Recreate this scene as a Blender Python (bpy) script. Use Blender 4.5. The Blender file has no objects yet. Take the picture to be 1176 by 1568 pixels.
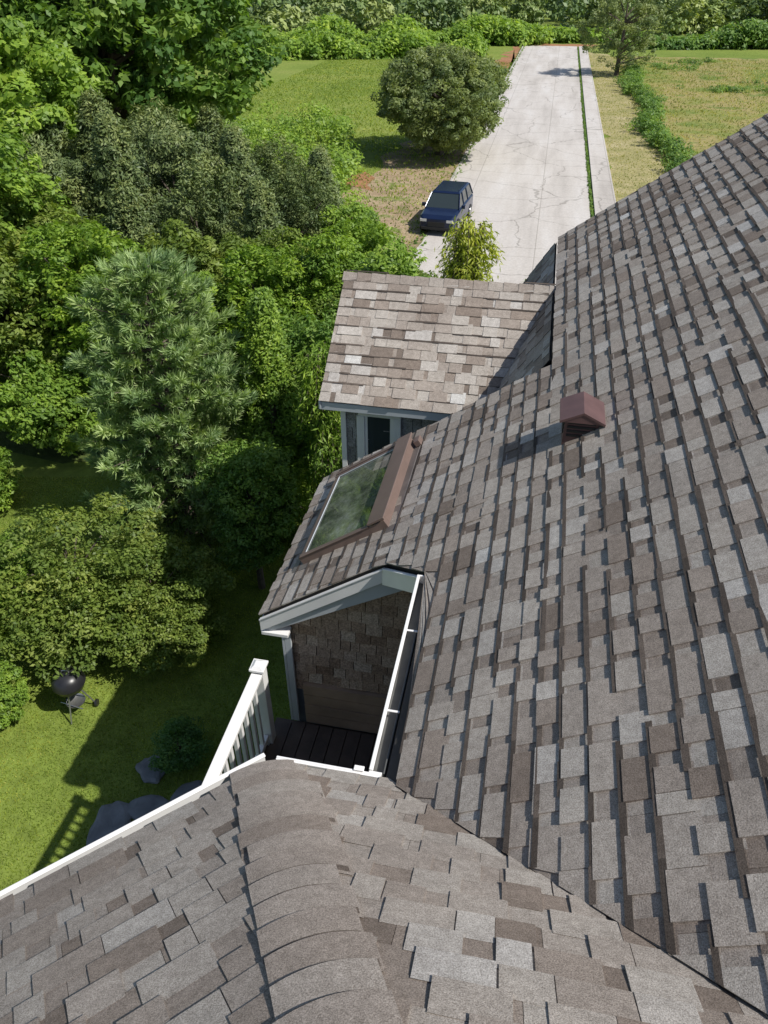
import bpy, math, random
import numpy as np
from mathutils import Vector, Matrix
random.seed(7)
RNG = np.random.default_rng(11)
scene = bpy.context.scene
COL = scene.collection
ROT = -math.radians(11.4)
Z0 = 6.03           # main eave height
# ------------------------------------------------------------------ materials
def new_mat(name):
    m = bpy.data.materials.new(name); m.use_nodes = True
    nt = m.node_tree; nt.nodes.clear()
    out = nt.nodes.new('ShaderNodeOutputMaterial')
    b = nt.nodes.new('ShaderNodeBsdfPrincipled')
    nt.links.new(b.outputs[0], out.inputs[0])
    return m, nt, b, out
def N(nt, t, **kw):
    n = nt.nodes.new(t)
    for k, v in kw.items(): setattr(n, k, v)
    return n
def ramp(nt, stops, interp='LINEAR'):
    r = nt.nodes.new('ShaderNodeValToRGB'); cr = r.color_ramp; cr.interpolation = interp
    while len(cr.elements) < len(stops): cr.elements.new(0.5)
    for e, (p, c) in zip(cr.elements, stops):
        e.position = p; e.color = (c[0], c[1], c[2], 1)
    return r
def noise(nt, scale, detail=3, rough=0.55, coord='Object', stretch=None):
    tc = nt.nodes.new('ShaderNodeTexCoord')
    n = nt.nodes.new('ShaderNodeTexNoise')
    n.inputs['Scale'].default_value = scale; n.inputs['Detail'].default_value = detail
    n.inputs['Roughness'].default_value = rough
    if stretch:
        mp = nt.nodes.new('ShaderNodeMapping'); mp.inputs['Scale'].default_value = stretch
        nt.links.new(tc.outputs[coord], mp.inputs[0]); nt.links.new(mp.outputs[0], n.inputs[0])
    else:
        nt.links.new(tc.outputs[coord], n.inputs[0])
    return n
def mixc(nt, mode, fac, a, b):
    m = nt.nodes.new('ShaderNodeMix'); m.data_type = 'RGBA'; m.blend_type = mode
    for idx, v in ((0, fac), (6, a), (7, b)):
        if hasattr(v, 'is_linked') or hasattr(v, 'links'): nt.links.new(v, m.inputs[idx])
        elif idx == 0: m.inputs[0].default_value = v
        else: m.inputs[idx].default_value = (v[0], v[1], v[2], 1)
    return m.outputs[2]
def bump(nt, b, h, strength=0.3, dist=0.01):
    bp = nt.nodes.new('ShaderNodeBump'); bp.inputs['Strength'].default_value = strength
    bp.inputs['Distance'].default_value = dist
    nt.links.new(h, bp.inputs['Height']); nt.links.new(bp.outputs[0], b.inputs['Normal'])
def simple(name, col, rough=0.6, var=0.15, scale=6, metal=0.0, bmp=0.0):
    m, nt, b, o = new_mat(name)
    n = noise(nt, scale, 4)
    r = ramp(nt, [(0.3, [c*(1-var) for c in col]), (0.7, [min(1, c*(1+var)) for c in col])])
    nt.links.new(n.outputs[0], r.inputs[0]); nt.links.new(r.outputs[0], b.inputs['Base Color'])
    b.inputs['Roughness'].default_value = rough; b.inputs['Metallic'].default_value = metal
    if bmp: bump(nt, b, noise(nt, scale*8, 3).outputs[0], bmp, 0.01)
    return m
def shingle_mat(name, stops, gran=200, rough=0.92):
    m, nt, b, o = new_mat(name)
    at = N(nt, 'ShaderNodeAttribute', attribute_name='tone')
    r = ramp(nt, stops); nt.links.new(at.outputs['Fac'], r.inputs[0])
    g = noise(nt, gran, 3, 0.75)
    gr = ramp(nt, [(0.34, (0.55, .53, .51)), (0.5, (1, 1, 1)), (0.66, (1.45, 1.45, 1.45))])
    nt.links.new(g.outputs[0], gr.inputs[0])
    c = mixc(nt, 'MULTIPLY', 1.0, r.outputs[0], gr.outputs[0])
    n2 = noise(nt, 1.7, 5, 0.65)
    r2 = ramp(nt, [(0.3, (.82, .81, .80)), (0.7, (1.13, 1.12, 1.10))]); nt.links.new(n2.outputs[0], r2.inputs[0])
    c = mixc(nt, 'MULTIPLY', 1.0, c, r2.outputs[0])
    n3 = noise(nt, 26, 4, 0.65)
    r3 = ramp(nt, [(0.3, (.82, .81, .80)), (0.7, (1.14, 1.14, 1.14))]); nt.links.new(n3.outputs[0], r3.inputs[0])
    c = mixc(nt, 'MULTIPLY', 1.0, c, r3.outputs[0])
    nt.links.new(c, b.inputs['Base Color']); b.inputs['Roughness'].default_value = rough
    b.inputs['Specular IOR Level'].default_value = 0.2
    bump(nt, b, g.outputs[0], 0.6, 0.004)
    return m
LG = 2.0
def leaf_mat(name, cols, trans=0.38, nscale=0.6, rough=0.5, g=None):
    g = LG if g is None else g
    m, nt, b, o = new_mat(name)
    at = N(nt, 'ShaderNodeAttribute', attribute_name='tone')
    k = len(cols)
    r = ramp(nt, [(i/(k-1), [min(.6, v*g) for v in c]) for i, c in enumerate(cols)])
    nt.links.new(at.outputs['Fac'], r.inputs[0])
    n = noise(nt, nscale, 4, 0.6)
    r2 = ramp(nt, [(0.3, (.74, .80, .85)), (0.7, (1.32, 1.2, .95))]); nt.links.new(n.outputs[0], r2.inputs[0])
    c = mixc(nt, 'MULTIPLY', 1.0, r.outputs[0], r2.outputs[0])
    nt.links.new(c, b.inputs['Base Color']); b.inputs['Roughness'].default_value = rough
    b.inputs['Specular IOR Level'].default_value = 0.35
    t = N(nt, 'ShaderNodeBsdfTranslucent')
    c2 = mixc(nt, 'MULTIPLY', 1.0, c, (1.35, 1.4, 0.6)); nt.links.new(c2, t.inputs[0])
    ms = N(nt, 'ShaderNodeMixShader'); ms.inputs[0].default_value = trans
    nt.links.new(b.outputs[0], ms.inputs[1]); nt.links.new(t.outputs[0], ms.inputs[2])
    nt.links.new(ms.outputs[0], o.inputs[0])
    return m
def ground_mat(name, stops, s1=0.08, s2=3.0, mulr=(.7, 1.25), bs=0.6):
    m, nt, b, o = new_mat(name)
    n = noise(nt, s1, 6, 0.62)
    r = ramp(nt, stops); nt.links.new(n.outputs[0], r.inputs[0])
    n2 = noise(nt, s2, 6, 0.7)
    a, z = mulr
    r2 = ramp(nt, [(0.3, (a, a, a)), (0.7, (z, z, z))]); nt.links.new(n2.outputs[0], r2.inputs[0])
    c = mixc(nt, 'MULTIPLY', 1.0, r.outputs[0], r2.outputs[0])
    nt.links.new(c, b.inputs['Base Color']); b.inputs['Roughness'].default_value = 0.95
    b.inputs['Specular IOR Level'].default_value = 0.15
    bump(nt, b, n2.outputs[0], bs, 0.08)
    return m

M_SH = shingle_mat('asphalt_shingle', [(0, (.048, .04, .035)), (.1, (.11, .09, .077)), (.25, (.228, .188, .16)), (.45, (.312, .275, .245)),
        (.65, (.37, .34, .308)), (.85, (.44, .42, .40)), (1, (.50, .495, .48))])
M_SID = shingle_mat('cedar_shake_siding', [(0, (.20, .135, .095)), (.4, (.33, .24, .18)), (.7, (.41, .32, .25)), (1, (.48, .40, .33))], gran=60)
M_SIDB = shingle_mat('blue_gray_shake_siding', [(0, (.18, .17, .165)), (.5, (.26, .255, .25)), (1, (.34, .34, .34))], gran=60)
M_UNDER = simple('roof_felt', (.05, .045, .042), .95)
M_WHITE = simple('white_trim_paint', (.76, .75, .74), .45, .06, 3)
M_TRIM = simple('gray_trim_paint', (.46, .49, .52), .5, .06, 3)
M_GUT = simple('gutter_inside', (.10, .10, .095), .6, .3, 5)
M_FLASH = simple('flashing', (.16, .14, .13), .5, .2, 5)
M_WALL = simple('blue_gray_wall', (.2, .22, .24), .8, .1, 4)
M_WOOD = simple('weathered_deck_wood', (.09, .065, .052), .85, .3, 5, bmp=.2)
M_WALLB = simple('stained_wood_band', (.34, .24, .17), .8, .25, 3, bmp=.2)
M_BRN = simple('skylight_cladding', (.19, .135, .115), .45, .1, 5, metal=.2)
M_VENT = simple('vent_painted_metal', (.125, .07, .066), .5, .15, 8, metal=.1)
M_DARK = simple('dark_void', (.02, .02, .02), .7)
m, nt, b, o = new_mat('window_glass'); b.inputs['Base Color'].default_value = (.03, .04, .04, 1)
b.inputs['Roughness'].default_value = .04; b.inputs['Specular IOR Level'].default_value = .9; M_GLASS = m
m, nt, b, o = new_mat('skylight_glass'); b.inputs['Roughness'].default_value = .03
n = noise(nt, 3.0, 7, .78); r = ramp(nt, [(.36, (.035, .045, .035)), (.47, (.09, .105, .075)), (.56, (.15, .17, .13)), (.66, (.27, .29, .27))])  # mottled greenish reflection painted into the glass colour
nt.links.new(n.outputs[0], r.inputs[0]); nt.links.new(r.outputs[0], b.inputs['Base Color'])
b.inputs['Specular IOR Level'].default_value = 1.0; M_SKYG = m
M_BARK = simple('bark', (.12, .095, .075), .9, .35, 8, bmp=.4)
# ------------------------------------------------------------------ mesh builder
class MB:
    def __init__(s): s.v = []; s.f = []; s.t = []; s.m = []
    def add(s, vs, fs, tone=0.5, mi=0):
        o = len(s.v); s.v += [tuple(p) for p in vs]
        for f in fs: s.f.append([i+o for i in f]); s.t.append(tone); s.m.append(mi)
    def hexa(s, p, tone=.5, mi=0):   # p: 4 bottom, 4 top (ccw)
        s.add(p, [(3, 2, 1, 0), (4, 5, 6, 7), (0, 1, 5, 4), (1, 2, 6, 5), (2, 3, 7, 6), (3, 0, 4, 7)], tone, mi)
    def box(s, x0, x1, y0, y1, z0, z1, tone=.5, mi=0):
        s.hexa([(x0, y0, z0), (x1, y0, z0), (x1, y1, z0), (x0, y1, z0), (x0, y0, z1), (x1, y0, z1), (x1, y1, z1), (x0, y1, z1)], tone, mi)
    def tube(s, pts, rad, sides=7, mi=0):
        pts = [Vector(p) for p in pts]
        vs = []
        for i, p in enumerate(pts):
            d = (pts[min(i+1, len(pts)-1)] - pts[max(i-1, 0)]).normalized()
            a = d.cross(Vector((0.3, 1, 0.2))).normalized(); b2 = d.cross(a)
            for k in range(sides):
                t = 2*math.pi*k/sides
                vs.append(p + (a*math.cos(t)+b2*math.sin(t))*rad[i])
        fs = []
        for i in range(len(pts)-1):
            for k in range(sides):
                fs.append((i*sides+k, i*sides+(k+1) % sides, (i+1)*sides+(k+1) % sides, (i+1)*sides+k))
        fs.append(tuple(range(sides))[::-1]); fs.append(tuple((len(pts)-1)*sides+k for k in range(sides)))
        s.add(vs, fs, .5, mi)
    def obj(s, name, mats, parent=None, loc=(0, 0, 0), rot=0, smooth=False, bevel=0):
        me = bpy.data.meshes.new(name); me.from_pydata(s.v, [], s.f)
        for mm in mats: me.materials.append(mm)
        me.polygons.foreach_set('material_index', s.m)
        a = me.attributes.new('tone', 'FLOAT', 'FACE'); a.data.foreach_set('value', s.t)
        if smooth: me.polygons.foreach_set('use_smooth', [True]*len(s.f))
        me.update()
        ob = bpy.data.objects.new(name, me); COL.objects.link(ob)
        ob.location = loc; ob.rotation_euler[2] = rot
        if parent: ob.parent = parent
        if bevel:
            md = ob.modifiers.new('b', 'BEVEL'); md.width = bevel; md.segments = 2; md.limit_method = 'ANGLE'
        return ob
def empty(name, loc=(0, 0, 0), rot=0):
    e = bpy.data.objects.new(name, None); COL.objects.link(e); e.location = loc; e.rotation_euler[2] = rot
    return e
# ------------------------------------------------------------------ house
house = empty('shingled_house', (0, 2.27, 0), ROT)
def rt(): return min(1, max(.2, random.gauss(.50, .16)))
def piece(mb, mapf, sA, sB, h0, h1, smin, smax, tb, tt, tone, seg, base=0.0, skew=0.0):
    def cl(s, h): return max(smin(h), min(smax(h), s))
    k = skew*(h1-h0)
    if cl(sB, h0)-cl(sA, h0) < .004 and cl(sB+k, h1)-cl(sA+k, h1) < .004: return
    n = max(1, int(math.ceil((sB-sA)/seg)))
    vs = []
    for i in range(n+1):
        s = sA+(sB-sA)*i/n
        vs.append(mapf(cl(s, h0), h0, base)); vs.append(mapf(cl(s, h0), h0, tb)); vs.append(mapf(cl(s+k, h1), h1, tt))
    fs = []
    for i in range(n):
        a = 3*i; fs.append((a+1, a+4, a+5, a+2)); fs.append((a, a+3, a+4, a+1))
    fs.append((0, 1, 2)); e = 3*n; fs.append((e+1, e, e+2))
    mb.add(vs, fs, tone)
def shingle_rows(mb, mapf, hmin, hmax, dh, smin, smax, tabs=(.1, .3), gaps=(.05, .19), th=.011, seg=9, tonef=rt, jit=.004, skew=0.0, band=0.0, bprob=.8):
    h = hmin
    while h < hmax-1e-4:
        h0, h1 = h, min(h+dh*1.15, hmax+dh*.15)
        a = min(smin(h0), smin(h1)); b = max(smax(h0), smax(h1))
        s = a-random.uniform(0, .3)
        while s < b:
            w = random.uniform(.22, .5)
            piece(mb, mapf, s, s+w-.002, h0, h1, smin, smax, th*.4, th*.12, tonef()*.85, seg, skew=skew); s += w
        s = a-random.uniform(0, .3)
        while s < b:
            w = random.uniform(*tabs); j = random.uniform(-jit, jit)
            piece(mb, mapf, s, s+w, h0+j, h1, smin, smax, th*random.uniform(.9, 1.35), th*.5, tonef(), seg, skew=skew)
            s += w+(random.uniform(*gaps) if random.random() < .8 else .004)
        if band:      # dark shadow-band granules plus painted-in butt shadow at the head of each exposure
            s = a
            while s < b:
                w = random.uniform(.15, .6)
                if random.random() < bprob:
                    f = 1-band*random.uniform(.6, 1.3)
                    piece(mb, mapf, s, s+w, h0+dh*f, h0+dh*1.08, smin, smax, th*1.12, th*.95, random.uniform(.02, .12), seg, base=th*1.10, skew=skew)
                s += w
        h += dh
nM = Vector((-.573, 0, .819))
def mapM(s, h, off):
    wv = .004*math.sin(s*1.3+h*2)+.003*math.sin(s*3.1-h*1.7)     # slightly uneven deck
    return (h+nM.x*(off+wv), s, Z0+.7*h+nM.z*(off+wv)+.012)
def qlo(r):
    if r >= 0: return -.843*r
    if r >= -.39: return 1.65+.35*(-r/.39)
    return 2.0
mb = MB()
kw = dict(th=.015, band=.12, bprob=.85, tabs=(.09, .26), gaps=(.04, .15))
shingle_rows(mb, mapM, -1.49, .72, .112, qlo, lambda r: 4.12, **kw)
shingle_rows(mb, mapM, .73, 3.6, .112, qlo, lambda r: 7.97, **kw)
mb.obj('main_roof_shingles', [M_SH], house)
mb = MB()
def slab(pts, th=.06, dz=.0):
    n = len(pts)
    top = [mapM(q, r, -.014-dz) for r, q in pts]; bot = [mapM(q, r, -.014-dz-th) for r, q in pts]
    mb.add(top+bot, [tuple(range(n)), tuple(range(n, 2*n))[::-1]]+[(i, i+n, (i+1) % n+n, (i+1) % n) for i in range(n)])
slab([(0, 0), (3.6, -3.03), (3.6, 7.95), (.74, 7.95), (.74, 4.1), (-1.47, 4.1), (-1.47, 2.02), (-.39, 2.02), (0, 1.67)][::1])
mb.add([(3.6, -4, Z0+2.53), (7.3, -4, Z0-.05), (7.3, 7.95, Z0-.05), (3.6, 7.95, Z0+2.53)], [(0, 1, 2, 3)])
mb.add([(3.6, -3.03, Z0+2.5), (3.6, -4, Z0+2.5), (7.3, -4, Z0-.06)], [(0, 1, 2)])
mb.obj('main_roof_deck', [M_UNDER], house)
def mapX(s, h, off): return (.71+h-off*.85, s, Z0+.49+1.6*h+off*.53)
mb = MB()
shingle_rows(mb, mapX, -1.05, -.02, .076, lambda h: 4.3, lambda h: 7.9, th=.014)
mb.add([mapX(4.3, -1.1, -.01), mapX(7.9, -1.1, -.01), mapX(7.9, 0, -.01), mapX(4.3, 0, -.01)], [(0, 1, 2, 3)], .0)
mb.obj('steep_roof_shingles', [M_SH], house)
# wing roof
WR, WE = 6.15, 4.78
nW = Vector((0, -.573, .819))
def mapW(s, h, off): return (s, WE+h+nW.y*off, Z0-.46+.7*h+nW.z*off)
mb = MB()
def rtw(): return min(1, max(.2, random.gauss(.50, .20)))
shingle_rows(mb, mapW, 0, WR-WE, .100, lambda h: -1.70, lambda h: .9, tonef=rtw, th=.012, gaps=(.04, .15), band=.09, bprob=.5)
zr = Z0-.46+.7*(WR-WE)
for i in range(16):   # ridge caps
    x0 = -1.72+i*.17
    mb.hexa([(x0, WR-.09, zr-.065), (x0+.17, WR-.09, zr-.065), (x0+.17, WR, zr+.004), (x0, WR, zr+.004),
             (x0, WR-.09, zr-.045), (x0+.172, WR-.09, zr-.05), (x0+.172, WR, zr+.018), (x0, WR, zr+.028)], random.uniform(.3, .6))
mb.add([(-1.7, WE+.01, Z0-.47), (.9, WE+.01, Z0-.47), (.9, WR, zr-.01), (-1.7, WR, zr-.01), (-1.7, 2*WR-WE, Z0-.47), (.9, 2*WR-WE, Z0-.47)], [(0, 1, 2, 3), (3, 2, 5, 4)], .4)
mb.obj('wing_roof_shingles', [M_SH], house)
# foreground roof (rounded hip)
KR, RHO = .83, .19
D = .70710678
def mapF(s, h, off):
    cx, cy = -.645+.681*h, -1.2048*h
    if s >= RHO: x, y, nx, ny = cx+s, cy, 0, .64
    elif s <= -RHO: x, y, nx, ny = cx+s*D, cy+s*D, -.42, .42
    else:
        u = (s+RHO)/(2*RHO)
        p0 = (cx-RHO*D, cy-RHO*D); p2 = (cx+RHO, cy)
        x = (1-u)**2*p0[0]+2*u*(1-u)*cx+u*u*p2[0]; y = (1-u)**2*p0[1]+2*u*(1-u)*cy+u*u*p2[1]
        nx, ny = -.42*(1-u), .42+.22*u
    wv = .005*math.sin(x*2.3+y*1.5)+.003*math.sin(x*5-y*4)
    off += wv
    return (x+nx*off, y+ny*off, Z0+h+.77*off)
fmax = lambda h: .748*h+.72
mb = MB()
def rtf(): return min(1, max(.22, random.gauss(.49, .17)))
C0, C1 = -.20, .17
shingle_rows(mb, mapF, 0, 2.7, .0905, lambda h: C1-.05, fmax, th=.012, tonef=rtf, tabs=(.09, .26), seg=9, skew=-.681)
shingle_rows(mb, mapF, .03, 2.7, .087, lambda h: -4.2, lambda h: C0+.03, th=.013, tonef=rtf, tabs=(.09, .26), seg=9, skew=.37)
def rtc(): return min(1, max(.3, random.gauss(.45, .06)))
h = 0.0
while h < 2.7:     # rounded hip courses
    a = C0+random.uniform(-.018, .018); b2 = C1+random.uniform(-.03, .07)
    j = random.uniform(-.003, .003)
    piece(mb, mapF, a, b2, h+j, h+.105, lambda h: -9, lambda h: 9, .030, .010, rtc(), .025)
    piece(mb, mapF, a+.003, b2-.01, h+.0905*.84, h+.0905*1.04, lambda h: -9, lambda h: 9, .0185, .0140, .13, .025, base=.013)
    h += .0905
mb.obj('bay_roof_shingles', [M_SH], house)
mb = MB()
ss = [-4.2, -2, -.3, -.2, -.1, 0, .1, .2, .3, 1]
for i in range(len(ss)-1):
    for hh in (0, .9, 1.8):
        def SS(k, h): return fmax(h)+.2 if k == len(ss)-1 else ss[k]
        mb.add([mapF(SS(i, hh), hh, -.012), mapF(SS(i+1, hh), hh, -.012), mapF(SS(i+1, hh+.9), hh+.9, -.012), mapF(SS(i, hh+.9), hh+.9, -.012)], [(0, 1, 2, 3)])
p = mapF(-4.2, 2.7, 0); q = mapF(fmax(2.7)+.2, 2.7, 0)
mb.add([p, q, (q[0], q[1]-4, Z0), (p[0], p[1]-4, Z0)], [(0, 1, 2, 3)])
mb.obj('bay_roof_deck', [M_UNDER], house)
# gutters, drip edges
mb = MB()
def strip(pa, pb, w, h, mi=0):   # box along pa->pb, w thick horizontally (to the left), h tall
    a = Vector(pa); b2 = Vector(pb); d = (b2-a); dh = Vector((d.x, d.y, 0)).normalized(); n = Vector((-dh.y, dh.x, 0))*w
    mb.hexa([a, b2, b2+n, a+n, a+Vector((0, 0, h)), b2+Vector((0, 0, h)), b2+n+Vector((0, 0, h)), a+n+Vector((0, 0, h))], .5, mi)
g0, g1 = .05, 1.64
strip((-.080, g0, Z0-.09), (-.080, g1, Z0-.09), .008, .08)
strip((-.070, g0, Z0-.012), (-.070, g1, Z0-.012), .022, .012)
strip((-.018, g0, Z0-.09), (-.018, g1, Z0-.09), .06, .010, 1)
strip((-.006, g0, Z0-.10), (-.006, g1, Z0-.10), .010, .08, 1)
strip((-.092, g0-.012, Z0-.095), (-.02, g0-.012, Z0-.095), .012, .085)
strip((-.092, g1, Z0-.095), (-.02, g1, Z0-.095), .012, .085)
for q in (.45, 1.1): strip((-.09, q, Z0-.016), (0.0, q, Z0-.016), .014, .008)
strip((-.60, .020, Z0-.08), (-.02, .020, Z0-.08), -.012, .082)
strip((-.60, .020, Z0-.006), (-.02, .020, Z0-.006), .011, .010)
E1 = Vector((-.655, .01, Z0-.08)); E9 = E1+Vector((-D, -D, 0))*4.2
nL = Vector((-D, D, 0))
strip(E9+nL*.015, E1+nL*.015, .012, .085)
strip(E9+nL*.0+Vector((0, 0, .086)), E1+nL*.0+Vector((0, 0, .086)), .026, .008)
mb.box(-.17, -.115, .02, .05, Z0+.008, Z0+.018)
mb.box(-1.71, .3, WE+.01, WE+.03, Z0-.57, Z0-.475, .5, 2)
mb.hexa([(-1.70, WE-.0, Z0-.56), (-1.68, WE-.0, Z0-.56), (-1.68, WR, zr-.1), (-1.70, WR, zr-.1),
         (-1.70, WE-.0, Z0-.475), (-1.68, WE-.0, Z0-.475), (-1.68, WR, zr-.015), (-1.70, WR, zr-.015)], .5, 2)
def rk(r0, q0, r1, q1, top, bot, th, mi=0):
    a0 = Vector((r0, q0, Z0+.7*r0)); a1 = Vector((r1, q1, Z0+.7*r1)); d = Vector((a1.x-a0.x, a1.y-a0.y, 0)).normalized(); n = Vector((d.y, -d.x, 0))*th
    up = Vector((0, 0, top)); dn = Vector((0, 0, bot))
    mb.hexa([a0+dn, a0+dn+n, a1+dn+n, a1+dn, a0+up, a0+up+n, a1+up+n, a1+up], .5, mi)
rk(-1.49, 2.01, -.40, 2.01, -.02, -.16, .025, 0)
rk(-1.49, 1.985, -.40, 1.985, -.012, -.03, .012, 0)
rk(-.40, 2.005, -.015, 1.655, -.02, -.19, .025, 0)
rk(-.40, 1.98, -.015, 1.63, -.012, -.03, .012, 0)
mb.box(-1.485, -1.46, 2.02, 4.1, Z0-1.05-.13, Z0-1.05-.03, .5, 2)
rk(-1.48, 4.12, .7, 4.12, -.03, -.12, .02, 2)
mb.box(-1.49, -1.25, 1.99, 2.1, Z0-1.05-.2, Z0-1.05-.165)
mb.obj('gutters_and_trim', [M_WHITE, M_GUT, M_TRIM], house, bevel=.003)
mb = MB()
mb.hexa([(-1.46, 2.02, Z0-1.05-.2), (.3, 2.02, Z0+.0-.2), (.3, 2.2, Z0-.2), (-1.46, 2.2, Z0-1.25), (-1.46, 2.02, Z0-1.05-.1), (.3, 2.02, Z0+.1), (.3, 2.2, Z0+.1), (-1.46, 2.2, Z0-1.15)])
mb.add([(-.39, 2.01, Z0-.33), (0, 1.66, Z0-.05), (0.3, 1.66, Z0-.05), (.3, 2.01, Z0-.05)], [(0, 1, 2, 3)])
mb.box(.0, .4, -.3, 2.1, Z0-.15, Z0-.125)
mb.obj('soffit', [M_TRIM], house)
# walls
mb = MB()
def prism(poly, q0, q1, mi=0):
    n = len(poly)
    mb.add([(r, q0, z) for r, z in poly]+[(r, q1, z) for r, z in poly],
           [tuple(range(n)), tuple(range(n, 2*n))[::-1]]+[(i, (i+1) % n, (i+1) % n+n, i+n) for i in range(n)], .5, mi)
prism([(-1.30, 0), (-1.30, Z0-1.06), (.9, Z0+.48), (.9, 0)], 2.18, 3.98)
prism([(.22, 0), (.22, Z0-.02), (3.6, Z0+2.35), (6.9, Z0+.05), (6.9, 0)], -4, 4.1)
prism([(.95, 0), (.95, Z0+.5), (3.6, Z0+2.35), (6.9, Z0+.05), (6.9, 0)], 4.1, 7.7)
prism([(-1.45, 0), (-1.45, Z0-.55), (.95, Z0-.55), (.95, 0)], WE+.2, 2*WR-WE-.2)
mb.add([(-1.45, WE+.2, Z0-.55), (-1.45, 2*WR-WE-.2, Z0-.55), (-1.45, WR, zr-.15)], [(0, 1, 2)])
poly = [(-.6, -.30), (.3, -.30), (.3, -7), (-3.4, -7), (-3.6, -3.3)]
n = len(poly)
mb.add([(r, q, 0) for r, q in poly]+[(r, q, Z0-.1) for r, q in poly], [tuple(range(n)), tuple(range(n, 2*n))[::-1]]+[(i, (i+1) % n, (i+1) % n+n, i+n) for i in range(n)])
mb.obj('walls', [M_WALL], house)
# siding
mb = MB()
def rts(): return random.gauss(.5, .16)
def mapS(s, h, off): return (s, 2.17-off, h)
shingle_rows(mb, mapS, 3.95, 5.95, .125, lambda h: -1.30 if h < Z0-1.2 else (h-Z0+.2)/.7, lambda h: .22, tabs=(.07, .17), gaps=(.004, .008), th=.035, tonef=rts, jit=.004)
def mapS4(s, h, off): return (.215-off, s, h)
shingle_rows(mb, mapS4, 3.55, 5.8, .125, lambda h: -.3, lambda h: 2.12, tabs=(.07, .17), gaps=(.004, .008), th=.03, tonef=rts, jit=.008)
mb.obj('alcove_siding', [M_SID], house)
mb = MB()
def mapS2(s, h, off): return (s, WE+.19-off, h)
shingle_rows(mb, mapS2, 3.0, Z0-.62, .12, lambda h: -1.45, lambda h: .9, tabs=(.09, .2), gaps=(.004, .01), th=.022, tonef=rts, jit=.006)
def mapS3(s, h, off): return (-1.31-off, s, h)
shingle_rows(mb, mapS3, 2.6, 4.75, .12, lambda h: 2.2, lambda h: 3.98, tabs=(.09, .2), gaps=(.004, .01), th=.022, tonef=rts, jit=.006)
mb.obj('wing_siding', [M_SIDB], house)
mb = MB()
wq = WE+.15
x0, x1, zt, zb = -1.34, -.80, Z0-.68, Z0-2.0
mb.box(-1.50, -1.44, wq, wq+.06, 2.9, Z0-.6, .5, 0)
for a, c, d_, e in ((x0+.05, x1-.0, zt, zt+.10), (x0+.05, x1, zb-.07, zb)): mb.box(a, c, wq-.01, wq+.03, d_, e)
for a in (x0+.03, x1-.09): mb.box(a, a+.09, wq-.012, wq+.03, zb, zt)
mb.box(x0+.12, x1-.09, wq+.012, wq+.02, zb, zt, .5, 1)
mb.box(x0+.12, x0+.155, wq+.0, wq+.011, zb, zt); mb.box(x1-.125, x1-.09, wq+.0, wq+.011, zb, zt)
mb.box(x0+.155, x1-.125, wq+.001, wq+.011, (zb+zt)/2-.02, (zb+zt)/2+.02)
mb.box(-1.33, -1.27, 2.10, 2.125, 3.5, Z0-1.22, .5, 2)
mb.box(-1.355, -1.332, 2.10, 2.19, 3.5, Z0-1.22, .5, 2)
mb.obj('window_and_corner_boards', [M_WHITE, M_GLASS, M_TRIM], house, bevel=.003)
mb = MB()
for k in range(4):
    z = 3.5+k*.14; mb.box(-1.2, .17, 2.105-.004*(k % 2), 2.17, z, z+.13, .5, 1)
mb.box(-1.52, .22, -1.6, 2.14, 3.3, 3.44, .5, 0)
for k in range(12):
    r = -1.48+k*.14; mb.box(r, r+.13, -1.6, 2.10, 3.445, 3.475, .5, 0)
for q in (-.9, .5, 1.8): mb.box(-1.5, -1.38, q, q+.12, 0, 3.3, .5, 0)
mb.obj('deck_floor', [M_WOOD, M_WALLB], house)
# railing
mb = MB()
rr = -1.5
mb.box(rr-.05, rr+.05, -.85, 1.80, 4.445, 4.48)
mb.box(rr-.025, rr+.025, -.85, 1.80, 4.38, 4.443)
mb.box(rr-.025, rr+.025, -.85, 1.80, 3.56, 3.62)
q = -.8
while q < 1.78: mb.box(rr-.018, rr+.018, q, q+.036, 3.62, 4.38); q += .118
mb.box(rr-.05, rr+.05, 1.81, 1.91, 3.3, 4.50)
mb.box(rr-.068, rr+.068, 1.79, 1.93, 4.50, 4.525); mb.hexa([(rr-.06, 1.8, 4.525), (rr+.06, 1.8, 4.525), (rr+.06, 1.92, 4.525), (rr-.06, 1.92, 4.525),
    (rr-.03, 1.83, 4.55), (rr+.03, 1.83, 4.55), (rr+.03, 1.89, 4.55), (rr-.03, 1.89, 4.55)])
mb.box(rr-.04, rr-.022, -.85, 1.80, 3.2, 3.54)
mb.obj('deck_railing', [M_WHITE], house, bevel=.004)
# skylight
mb = MB()
def mp(r, q, o): return (r-.573*o, q, Z0+.7*r+.819*o)
def pbox(r0, r1, q0, q1, o0, o1, mi):
    mb.hexa([mp(r0, q0, o0), mp(r1, q0, o0), mp(r1, q1, o0), mp(r0, q1, o0), mp(r0, q0, o1), mp(r1, q0, o1), mp(r1, q1, o1), mp(r0, q1, o1)], .5, mi)
ra, rb, qa, qb = -1.22, -.45, 2.50, 3.85
pbox(ra, rb, qa, qa+.055, 0, .10, 0); pbox(ra, rb, qb-.055, qb, 0, .10, 0)
pbox(ra, ra+.04, qa+.055, qb-.055, 0, .09, 0); pbox(rb-.10, rb, qa+.055, qb-.055, 0, .115, 0)
pbox(rb-.12, rb+.02, qa-.02, qb+.02, .118, .14, 0)
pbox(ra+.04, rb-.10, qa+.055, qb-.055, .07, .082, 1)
pbox(ra+.04, rb-.10, qa+.055, qa+.063, .083, .094, 3); pbox(ra+.04, rb-.10, qb-.063, qb-.055, .083, .094, 3)
pbox(ra+.04, ra+.049, qa+.067, qb-.067, .083, .092, 3)
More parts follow.
